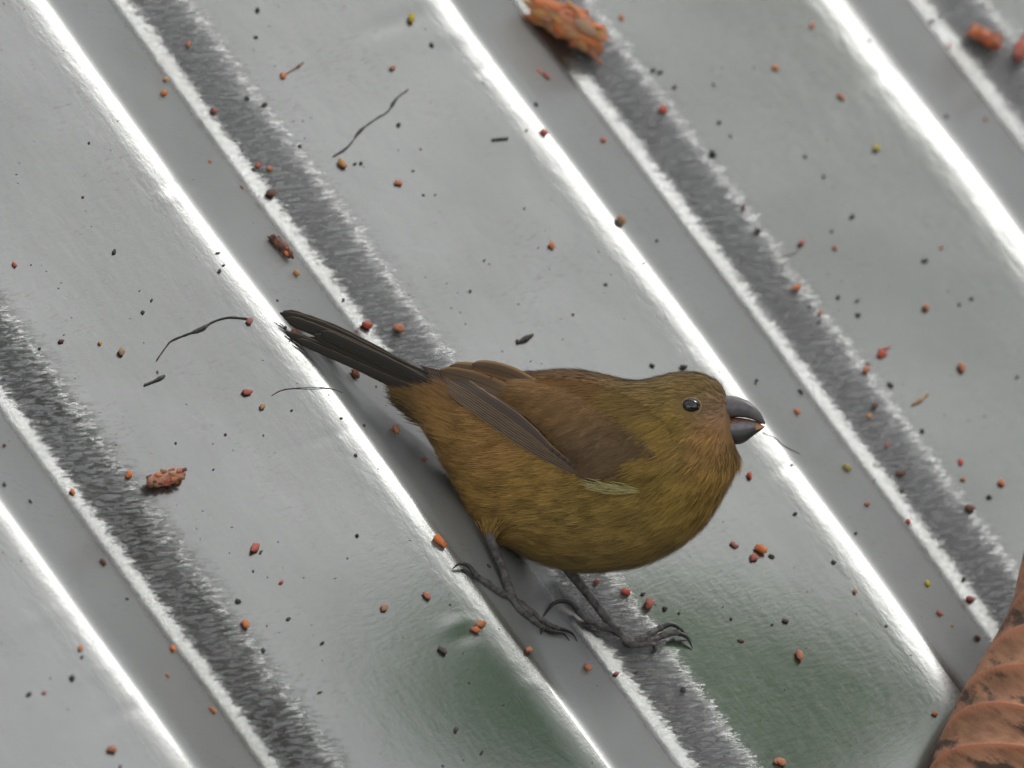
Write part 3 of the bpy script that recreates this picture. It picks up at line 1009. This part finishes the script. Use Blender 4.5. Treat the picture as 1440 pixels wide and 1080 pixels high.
def leg(tarsus, rad, toes):
    v, f = tube(catmull(tarsus, 22), rad, 10)
    lg = part('leg', W(v), f, M['leg'], bird, bird_org)
    for (pts, rr, claw) in toes:
        q = [p if len(p) == 3 and isinstance(p, np.ndarray) else on_roof(p[0], p[1], p[2]) for p in pts]
        path = catmull(np.array(q), 24); rr = rr * 1.15
        rads = np.interp(np.linspace(0, 1, 24), [0, 1], [rr * 1.1, rr * .8]) * (1 + .14 * np.cos(np.linspace(0, 1, 24) * 2 * math.pi * (len(pts) - 1)))
        v, f = tube(path, rads, 10)
        part('toe', W(v), f, M['leg'], lg, bird_org)
        cq = [path[-2]] + [on_roof(p[0], p[1], p[2]) for p in claw]
        v, f = tube(catmull(np.array(cq), 16), [rr * .72, rr * .62, rr * .42, .5], 8)
        part('claw', W(v), f, M['claw'], lg, bird_org)


A0 = on_roof(720, 841, 7); B0 = on_roof(868, 888, 8)
top_a = L3(687, 752, 62); mid_a = (top_a * .45 + A0 * .55) + np.array([1.5, 0, 0])
top_b = L3(795, 795, -50); mid_b = (top_b * .45 + B0 * .55)
leg([top_a, mid_a, A0], [8.0, 6.6, 6.2, 7.4], [
    ([A0, (700, 831, 6), (682, 818, 5), (667, 808, 5)], 4.8, [(659, 796, 8), (646, 793, 8), (635, 801, 1)]),
    ([A0, (731, 858, 5), (752, 874, 6), (764, 884, 4)], 4.6, [(775, 888, 7), (792, 891, 7), (801, 901, 1)]),
    ([A0, (738, 853, 5), (757, 868, 7), (762, 876, 4)], 4.2, [(763, 884, 6), (760, 892, 1)]),
    ([A0, (742, 860, 5), (768, 876, 5), (784, 884, 5)], 4.2, [(795, 886, 8), (806, 892, 6), (812, 902, 1)])])
leg([top_b, mid_b, B0], [8.5, 7.0, 6.6, 7.6], [
    ([B0, (843, 879, 6), (822, 868, 7), (811, 858, 9)], 4.8, [(803, 848, 15), (790, 845, 17), (778, 849, 13), (770, 859, 6), (764, 867, 1)]),
    ([B0, (884, 900, 5), (902, 899, 9), (916, 891, 10), (930, 882, 12)], 4.8, [(944, 878, 14), (958, 886, 10), (968, 899, 1)]),
    ([B0, (888, 903, 5), (914, 900, 7), (938, 892, 9), (955, 889, 8)], 4.6, [(966, 896, 7), (974, 912, 1)]),
    ([B0, (888, 906, 5), (912, 904, 6), (922, 908, 5)], 4.2, [(921, 915, 5), (915, 919, 1)])])


# ------------------------------------------------------------------ fallen bits on the roof
def frame_at(q, spin):
    """world rotation whose z is the sheet's normal at q, turned by spin"""
    nz = M3 @ roof_normal(q)
    x0 = M3 @ p_; x0 = norm(x0 - (x0 @ nz) * nz); y0 = np.cross(nz, x0)
    x1 = x0 * math.cos(spin) + y0 * math.sin(spin); y1 = np.cross(nz, x1)
    return Matrix(((x1[0], y1[0], nz[0]), (x1[1], y1[1], nz[1]), (x1[2], y1[2], nz[2])))


def mat_bit(name, c, c2, rough=.55, scale=700):
    t = NT(name)
    tc = t.n('TexCoord').outputs['Object']
    oi = t.n('ObjectInfo').outputs['Random']
    n = t.noise(tc, scale, 4, .65)
    cc = t.mix(t.ramp(n, .36, .66), (*c, 1), (*c2, 1))
    hs = t.n('HueSaturation'); t.l(cc, hs.inputs['Color'])
    t.l(t.math('MULTIPLY_ADD', oi, .5, .75), hs.inputs['Value'])
    t.l(t.math('MULTIPLY_ADD', oi, .3, .8), hs.inputs['Saturation'])
    t.principled(hs.outputs[0], rough, t.bump(n, .6, .0003), Specular_IOR_Level=.35, Subsurface_Weight=.08, Subsurface_Radius=(.002, .001, .0005), Subsurface_Scale=.3)
    return t.m


BIT = {'orange': mat_bit('orange_husk', srgb(232, 152, 106), srgb(200, 114, 76)), 'red': mat_bit('red_husk', srgb(224, 122, 102), srgb(180, 86, 72)),
       'tan': mat_bit('tan_husk', srgb(226, 176, 124), srgb(180, 128, 84)), 'yellow': mat_bit('yellow_seed', srgb(222, 200, 92), srgb(182, 160, 60)),
       'dark': mat_bit('dark_grit', srgb(112, 104, 98), srgb(68, 62, 58), .8), 'brown': mat_bit('brown_husk', srgb(150, 96, 70), srgb(92, 62, 48))}


def lump(seed, elong=1.35, flat=.72, rough=.22, rings=9, seg=12):
    """an irregular husk fragment of unit half-length, resting on z = 0"""
    g = np.random.default_rng(seed); off = g.uniform(0, 50, 3)
    th = np.linspace(0, math.pi, rings)[:, None]; ph = np.arange(seg) * 2 * math.pi / seg
    v = np.stack([np.cos(th) + 0 * ph, np.sin(th) * np.cos(ph), np.sin(th) * np.sin(ph)], -1).reshape(-1, 3)
    d = np.array([mnoise.noise(Vector(q * 1.5 + off)) + .5 * mnoise.noise(Vector(q * 3.4 + off)) for q in v])
    v = v * (1 + rough * 1.6 * d)[:, None]
    v[:, 0] *= 1.0; v[:, 1] /= elong; v[:, 2] *= flat / elong
    # a chewed side: flatten past a random plane
    k = norm(g.normal(0, 1, 3) * (1, 1, .4)); t = v @ k
    v = v - np.maximum(t - .48, 0)[:, None] * k * .85
    v[:, 2] -= v[:, 2].min() * .86
    return mesh_np('husk', v, [grid_faces(rings, seg, True)])


HUSK = {c: [] for c in BIT}
for ci, c in enumerate(BIT):
    for k in range(6):
        sh = {'yellow': (1.3, .85, .08), 'dark': (1.5, .7, .35)}.get(c, (1.15 + .12 * k, .75, .2 + .03 * k))
        me = lump(500 + ci * 20 + k, *sh)
        me.materials.append(BIT[c])
        HUSK[c].append(me)

DESC = {'orange': ('husk_fragment', 'small orange brown husk fragment lying on the grey roof sheet', 'husk', 'orange husk fragments scattered on the roof'),
        'red': ('husk_fragment', 'small reddish husk fragment lying on the grey roof sheet', 'husk', 'reddish husk fragments scattered on the roof'),
        'tan': ('husk_fragment', 'small pale tan husk fragment lying on the roof sheet', 'husk', 'tan husk fragments scattered on the roof'),
        'yellow': ('seed', 'small rounded yellow seed lying on the roof sheet', 'seed', 'yellow seeds scattered on the roof'),
        'dark': ('dirt_speck', 'tiny blackish crumb of dirt on the grey roof sheet', 'dirt', 'dark crumbs scattered on the roof'),
        'brown': ('husk_fragment', 'small dull brown husk fragment lying on the roof sheet', 'husk', 'brown husk fragments scattered on the roof')}
# photograph x, y and size across, by colour
BITS = {
    'orange': [(265, 62, 7), (228, 132, 10), (398, 107, 8), (378, 237, 7), (295, 227, 4), (551, 96, 8), (561, 257, 10), (775, 345, 9), (874, 25, 8), (757, 100, 5), (1089, 94, 9), (1142, 35, 6),
               (1183, 136, 8), (1334, 65, 6), (180, 668, 9), (101, 692, 8), (345, 879, 9), (242, 913, 10), (299, 1000, 9), (113, 911, 7), (158, 1054, 11), (615, 759, 17), (539, 855, 10), (599, 837, 11),
               (676, 878, 10), (668, 886, 10), (742, 915, 10), (824, 940, 11), (1070, 773, 12), (1123, 921, 12), (1097, 1072, 11), (1313, 1003, 7), (1202, 832, 6), (1301, 433, 8), (1217, 520, 9),
               (1351, 517, 9), (1120, 580, 9), (1218, 709, 8), (1354, 674, 6), (1407, 679, 8), (559, 463, 13), (555, 605, 9), (1090, 1071, 6), (1120, 404, 11), (235, 950, 5)],
    'red': [(363, 232, 8), (300, 156, 8), (764, 186, 8), (766, 105, 10), (847, 197, 8), (932, 155, 10), (1126, 342, 10), (1174, 349, 7), (1385, 168, 7), (351, 452, 8), (347, 552, 9), (357, 771, 11),
            (61, 974, 5), (395, 819, 6), (838, 818, 9), (881, 833, 11), (911, 850, 11), (865, 948, 7), (1033, 767, 9), (1058, 784, 10), (1277, 734, 7), (1363, 843, 10), (1240, 497, 14), (1053, 668, 9),
            (1247, 626, 6), (1351, 650, 8), (514, 458, 11), (597, 645, 6), (413, 467, 8), (1320, 863, 8), (20, 372, 6), (1153, 440, 5), (1324, 348, 4)],
    'tan': [(232, 113, 7), (480, 230, 11), (871, 311, 12), (170, 495, 8), (368, 572, 7), (415, 385, 8), (340, 263, 5), (1339, 880, 4), (1223, 585, 6), (740, 183, 3), (140, 483, 5)],
    'yellow': [(578, 26, 10), (1232, 208, 9), (1189, 659, 9), (1303, 821, 8)],
    'brown': [(143, 791, 8), (1363, 715, 9), (1373, 898, 9), (85, 480, 7), (5, 627, 6), (1045, 292, 7), (380, 273, 10), (497, 526, 13), (1042, 901, 6), (1229, 572, 8), (1265, 665, 10)],
    'dark': [(347, 138, 7), (372, 147, 8), (357, 238, 6), (362, 14, 7), (360, 52, 5), (421, 205, 6), (160, 354, 8), (125, 201, 4), (507, 229, 7), (499, 230, 6), (607, 63, 7), (560, 175, 7), (581, 240, 4),
             (595, 274, 4), (612, 274, 4), (753, 147, 6), (923, 338, 7), (918, 98, 8), (928, 101, 8), (948, 122, 8), (737, 293, 4), (1060, 95, 4), (1222, 57, 5), (1330, 163, 8), (1198, 304, 9), (1169, 325, 5),
             (1158, 248, 6), (1132, 220, 6), (1002, 216, 11), (1011, 172, 6), (1027, 191, 5), (1065, 325, 10), (1003, 119, 5), (308, 381, 8), (314, 373, 5), (201, 439, 7), (213, 422, 5), (55, 490, 5),
             (247, 623, 4), (317, 611, 5), (5, 681, 8), (42, 705, 6), (410, 577, 4), (367, 776, 6), (334, 845, 9), (356, 803, 4), (405, 870, 6), (370, 914, 7), (453, 904, 6), (178, 842, 6), (115, 924, 5),  # one crumb, beside a red husk, stands in for that husk's shadow
             (101, 953, 10), (40, 976, 7), (169, 1078, 6), (502, 753, 6), (622, 915, 12), (641, 1026, 8), (677, 1058, 6), (686, 795, 8), (904, 835, 6), (935, 856, 8), (955, 862, 6), (960, 970, 9),
             (895, 945, 5), (1085, 782, 8), (1172, 790, 8), (1118, 722, 7), (1203, 750, 6), (1104, 873, 8), (1028, 870, 5), (1086, 878, 4), (1355, 815, 8), (1178, 418, 8), (1205, 423, 7), (1207, 443, 9),
             (1300, 366, 9), (1349, 428, 5), (1366, 420, 6), (1252, 541, 9), (1125, 551, 9), (1063, 535, 7), (1062, 540, 4), (1297, 606, 8), (1390, 698, 9), (661, 409, 6), (681, 366, 4), (852, 400, 6),
             (806, 442, 5), (905, 370, 5), (917, 514, 7), (961, 516, 9), (401, 460, 6), (1113, 654, 4), (1152, 453, 6), (1138, 430, 5), (1268, 690, 8), (1246, 880, 4), (1309, 30, 9), (1322, 24, 7),
             (500, 640, 5), (512, 598, 5), (480, 588, 4), (728, 480, 6), (660, 960, 4), (300, 660, 4), (560, 540, 4), (1430, 530, 5)]}
bit_rng = np.random.default_rng(21)
for c, lst in BITS.items():
    nm, lab, cat, grp = DESC[c]
    for (x, y, d) in lst:
        q = on_roof(x, y + d * .12)
        o = link(nm, HUSK[c][bit_rng.integers(0, 6)], None, None, W(q))
        k = d * .5 * S * (1.38 if c != 'dark' else 1.0)
        o.rotation_euler = frame_at(q, bit_rng.uniform(0, 6.28)).to_euler()
        o.scale = (k * bit_rng.uniform(.9, 1.25), k * bit_rng.uniform(.9, 1.2), k * bit_rng.uniform(.8, 1.2))
        tag(o, lab, cat, grp)

# grit too fine to count: one scatter
n = 1100
gx = bit_rng.uniform(-30, 1470, n); gy = bit_rng.uniform(-30, 1110, n)
Vs, Fs = [], []
for k in range(n):
    # thinner on the crests, thicker toward the trough
    q = on_roof(gx[k], gy[k]); u, v_ = uv_of(q); ph = (u / PITCH) % 1.0
    if bit_rng.uniform() > .35 + .65 * math.exp(-((ph - .47) / .16) ** 2): continue
    nz = roof_normal(q); a = bit_rng.uniform(.5, 1.5) * (2.2 if bit_rng.uniform() < .07 else 1); el = bit_rng.uniform(1, 2.4)
    t1 = norm(p_ * math.cos(R(20) + bit_rng.normal(0, .5)) - r_ * math.sin(R(20) + bit_rng.normal(0, .5))); t1 = norm(t1 - (t1 @ nz) * nz); t2 = np.cross(nz, t1)
    b = len(Vs) * 5
    Vs.append([q + t1 * a * el, q + t2 * a, q - t1 * a * el, q - t2 * a * .8, q + nz * a * .9])
    Fs += [(b, b + 1, b + 4), (b + 1, b + 2, b + 4), (b + 2, b + 3, b + 4), (b + 3, b, b + 4)]
grit_org = W(on_roof(720, 540))
gr = link('grit', mesh_np('grit', W(np.array(Vs).reshape(-1, 3)) - grit_org, [np.array(Fs)], smooth=False), BIT['dark'], None, grit_org)
tag(gr, 'fine dark grit strewn thinly over the grey roof sheet', 'grit', kind='stuff')


# chunks of fruiting spike: a core with rows of little scales, several pieces
def spike(name, label, x0, y0, x1, y1, wid, cols, seed, nsc, lift=.8, lon=1.2):
    g = np.random.default_rng(seed)
    a, b = on_roof(x0, y0), on_roof(x1, y1)
    nz = norm(roof_normal(a) + roof_normal(b))
    a = a + nz * wid * .5 * lift; b = b + nz * wid * .5 * lift
    org = W(on_roof((x0 + x1) / 2, (y0 + y1) / 2))
    root = empty(name, org)
    tag(root, label, 'plant debris')
    ax = norm(b - a); L = np.linalg.norm(b - a)
    path = np.array([a + (b - a) * t + nz * 1.5 * math.sin(t * 5 + seed) for t in np.linspace(0, 1, 14)])
    v, f = tube(path, [wid * .28, wid * .42, wid * .40, wid * .36, wid * .20], 12)
    v = v + norm(v - v.mean(0)) * g.normal(0, wid * .03, (len(v), 1))
    part('core', W(v), f, BIT[cols[0]], root, org)
    s1 = norm(np.cross(ax, nz)); s2 = np.cross(s1, ax)
    for k in range(nsc):
        t = (k + .5) / nsc + g.normal(0, .02); an = k * 2.4 + g.normal(0, .3)
        o1 = s1 * math.cos(an) + s2 * math.sin(an)
        c = a + (b - a) * np.clip(t, .02, .98) + o1 * wid * g.uniform(.30, .40) * (1 - .3 * (2 * t - 1) ** 2)
        me = HUSK[cols[g.integers(0, len(cols))]][g.integers(0, 6)]
        o = link('scale', me, None, root)
        z = M3 @ norm(o1 + .3 * ax * g.choice([-1, 1])); x = M3 @ ax; x = norm(x - (x @ z) * z); yv = np.cross(z, x)
        o.rotation_euler = (Matrix(((x[0], yv[0], z[0]), (x[1], yv[1], z[1]), (x[2], yv[2], z[2])))).to_euler()
        kk2 = wid * S * g.uniform(.09, .24)
        o.scale = (kk2 * lon, kk2, kk2 * (.65 if lon > 1.5 else 1))
        o.location = W(c) - org
    return root


spike('spike_chunk', 'large orange brown chunk of fruit spike lying across a crest and trough', 750, 22, 834, 72, 50, ['orange', 'tan', 'orange'], 3, 90, .8, 2.3)
spike('spike_chunk', 'short crumbling piece of brown spike at the foot of a steep rib face', 377, 336, 405, 366, 17, ['brown', 'orange', 'brown'], 5, 26)
spike('spike_chunk', 'knobbly orange red cluster of husks on the flat beside the green stained trough', 205, 684, 256, 672, 24, ['orange', 'red', 'tan', 'brown'], 8, 34)
spike('spike_chunk', 'bright orange lumpy husk cluster beside a trough edge', 1362, 46, 1402, 66, 24, ['orange', 'orange', 'red'], 9, 30)
spike('spike_chunk', 'rusty red husk cluster lying in a dirty trough', 1428, 86, 1446, 58, 24, ['red', 'orange', 'red'], 12, 28)


# threads and twigs
def thread(name, label, pts, rad, mat, knots=(), cat='twig'):
    q = np.array([on_roof(p[0], p[1], rad + (p[2] if len(p) > 2 else 0)) for p in pts])
    path = catmull(q, 40)
    rr = np.full(40, rad, float)
    for (t, w, a) in knots:
        rr += a * np.exp(-((np.linspace(0, 1, 40) - t) / w) ** 2)
    rr *= 1 + .15 * np.sin(np.arange(40) * 1.7)
    rr[0] *= .4; rr[-1] *= .4
    org = W(q[len(q) // 2])
    v, f = tube(path, rr, 7)
    o = link(name, mesh_np(name, W(v) - org, f), mat, None, org)
    return tag(o, label, cat)


thread('plant_thread', 'thin dark curved thread with a thickened middle reaching toward the tail', [(220, 507), (234, 487), (243, 478), (268, 468), (286, 461), (300, 452), (322, 446), (350, 448)], 1.1, BIT['dark'], [(.55, .07, 2.4)])
thread('plant_thread', 'fine pale grey hair arching below the tail', [(382, 556), (395, 549), (412, 546), (440, 545, 1), (462, 546), (482, 552)], .6, BIT['dark'])
thread('plant_thread', 'dark broken strand lying across the flat between two ribs', [(468, 220), (486, 209), (497, 197), (502, 189), (512, 179), (530, 166), (546, 156), (558, 138), (575, 125)], 1.0, BIT['dark'], [(.12, .08, .8), (.36, .05, 1.8), (.8, .05, 1.6)])
thread('twig', 'small straight grey splinter left of a crest highlight', [(692, 196), (703, 195), (715, 194)], 1.7, BIT['dark'])
thread('twig', 'dark pointed splinter on the flat below the curved thread', [(203, 541), (216, 536), (224, 532), (232, 528)], 1.5, BIT['dark'], [(.75, .2, 1.3)])
thread('twig', 'dark splinter lying above the back of the bird', [(727, 482), (736, 478), (745, 473), (750, 470)], 1.6, BIT['dark'], [(.5, .3, 2.6)])
thread('twig', 'pinkish tan sliver lying near the beak side trough', [(1283, 569), (1293, 563), (1306, 553)], 1.7, BIT['tan'], [(.45, .2, 1.3)])
thread('twig', 'short red stalk beside a red husk', [(1236, 492), (1245, 490), (1252, 487)], 1.5, BIT['red'])
thread('twig', 'short brown stalk attached to a pale orange husk', [(402, 104), (412, 98), (420, 93), (427, 87)], .9, BIT['brown'], [(.7, .12, 1.2)])
thread('plant_thread', 'thin dark hair below the beak', [(1072, 608), (1090, 616), (1100, 625), (1112, 632), (1125, 638)], .6, BIT['dark'])
thread('plant_thread', 'short curled hair next to a red husk on the beak side', [(1100, 359), (1112, 358), (1120, 354), (1126, 346)], .6, BIT['brown'])

# ------------------------------------------------------------------ dead leaf at the roof edge
def mat_dead():
    t = NT('dead_leaf_brown')
    uv = t.n('UVMap').outputs[0]
    sep = t.n('SeparateXYZ'); t.l(uv, sep.inputs[0])
    n = t.noise(t.mapping(uv, (5, 9, 1)), 1.6, 5, .6)
    c = t.mix(t.ramp(n, .3, .7), (*srgb(138, 98, 73), 1), (*srgb(182, 132, 100), 1))
    n2 = t.noise(t.mapping(uv, (5, 7, 1), loc=(3.1, 1.7, 0)), 1.1, 4, .6)
    c = t.mix(t.math('MULTIPLY', t.ramp(n2, .50, .62), .9), c, (*srgb(58, 50, 42), 1))
    a = t.n('VertexColor'); a.layer_name = 'Col'
    c = t.mix(a.outputs[0], c, (*srgb(200, 132, 100), 1))
    t.principled(c, .55, t.bump(t.noise(uv, 60, 4, .6), .35, .0004), Specular_IOR_Level=.35)
    return t.m


M['dead'] = mat_dead()
edge = catmull([(1500, 640), (1462, 720), (1440, 795), (1426, 850), (1397, 905), (1362, 960), (1336, 1010), (1318, 1050), (1306, 1085), (1292, 1150), (1290, 1240)], 320)
ns, na = 320, 70
eT = norm(np.gradient(edge, axis=0)); eN = np.stack([-eT[:, 1], eT[:, 0]], -1)
eN = np.where((eN[:, :1] > 0), eN, -eN)
s_ = np.linspace(0, 1, ns)
rad = 40 + 150 * np.sin(math.pi * np.clip(s_ * .85 + .08, 0, 1)) ** .8
TH = np.linspace(-2.0, 1.75, na)                       # 0 = the edge seen from here, wrapped under on one side and over on the other
# vein ridges: arcs that climb to the right across the roll
vpos = np.array([.20, .30, .40, .495, .59, .69, .80, .91])
ridge = np.zeros((ns, na)); pill = np.zeros((ns, na))
tt = s_[:, None] + .17 * np.clip(TH, 0, 2)[None] ** .65
for vp in vpos:
    ridge = np.maximum(ridge, np.exp(-((tt - vp) / .0085) ** 2))
ph = np.interp(tt, vpos, np.arange(len(vpos)))
pill = np.abs(np.sin(math.pi * ph)) ** .8
RR = rad[:, None] * (1 - .15 * pill * np.clip(TH - .1, 0, 1)[None]) + 2.4 * ridge * np.clip(TH + .2, .2, 1)[None]
ex = edge[:, None, 0] + eN[:, None, 0] * (rad[:, None] - RR * np.cos(TH)[None])
ey = edge[:, None, 1] + eN[:, None, 1] * (rad[:, None] - RR * np.cos(TH)[None])
zc = np.array([on_roof(1395, 905)[2]])
zl = np.interp(s_, [0, .45, 1], [on_roof(1440, 780)[2] + 150, on_roof(1380, 930)[2] + 175, on_roof(1300, 1075)[2] + 190])
ez = zl[:, None] + RR * np.sin(TH)[None]
LV = L3(ex, ey, 0) * (1, 1, 0) + np.stack([0 * ez, 0 * ez, ez], -1)
leaf_q = on_roof(1330, 1079)
lorg = W(leaf_q)
dl = empty('dead_leaf', lorg)
tag(dl, 'large curled brown dead leaf with raised veins lying on the roof', 'leaf')
lv = LV.reshape(-1, 3)
luv = np.stack([np.repeat(TH[None] / 3, ns, 0), np.repeat(s_[:, None] * 2, na, 1)], -1).reshape(-1, 2)
lf = grid_faces(ns, na); k0 = len(lv)
inn = (L3(ex + eN[:, None, 0] * np.cos(TH)[None] * 2.2, ey + eN[:, None, 1] * np.cos(TH)[None] * 2.2, 0) * (1, 1, 0) + np.stack([0 * ez, 0 * ez, ez - 2.2 * np.sin(TH)[None]], -1)).reshape(-1, 3)
part('blade', W(np.vstack([lv, inn])), [lf, lf[:, ::-1] + k0], M['dead'], dl, lorg, uv=np.vstack([luv, luv]),
     colors=np.repeat(np.concatenate([ridge.ravel(), ridge.ravel() * 0])[:, None], 3, 1))
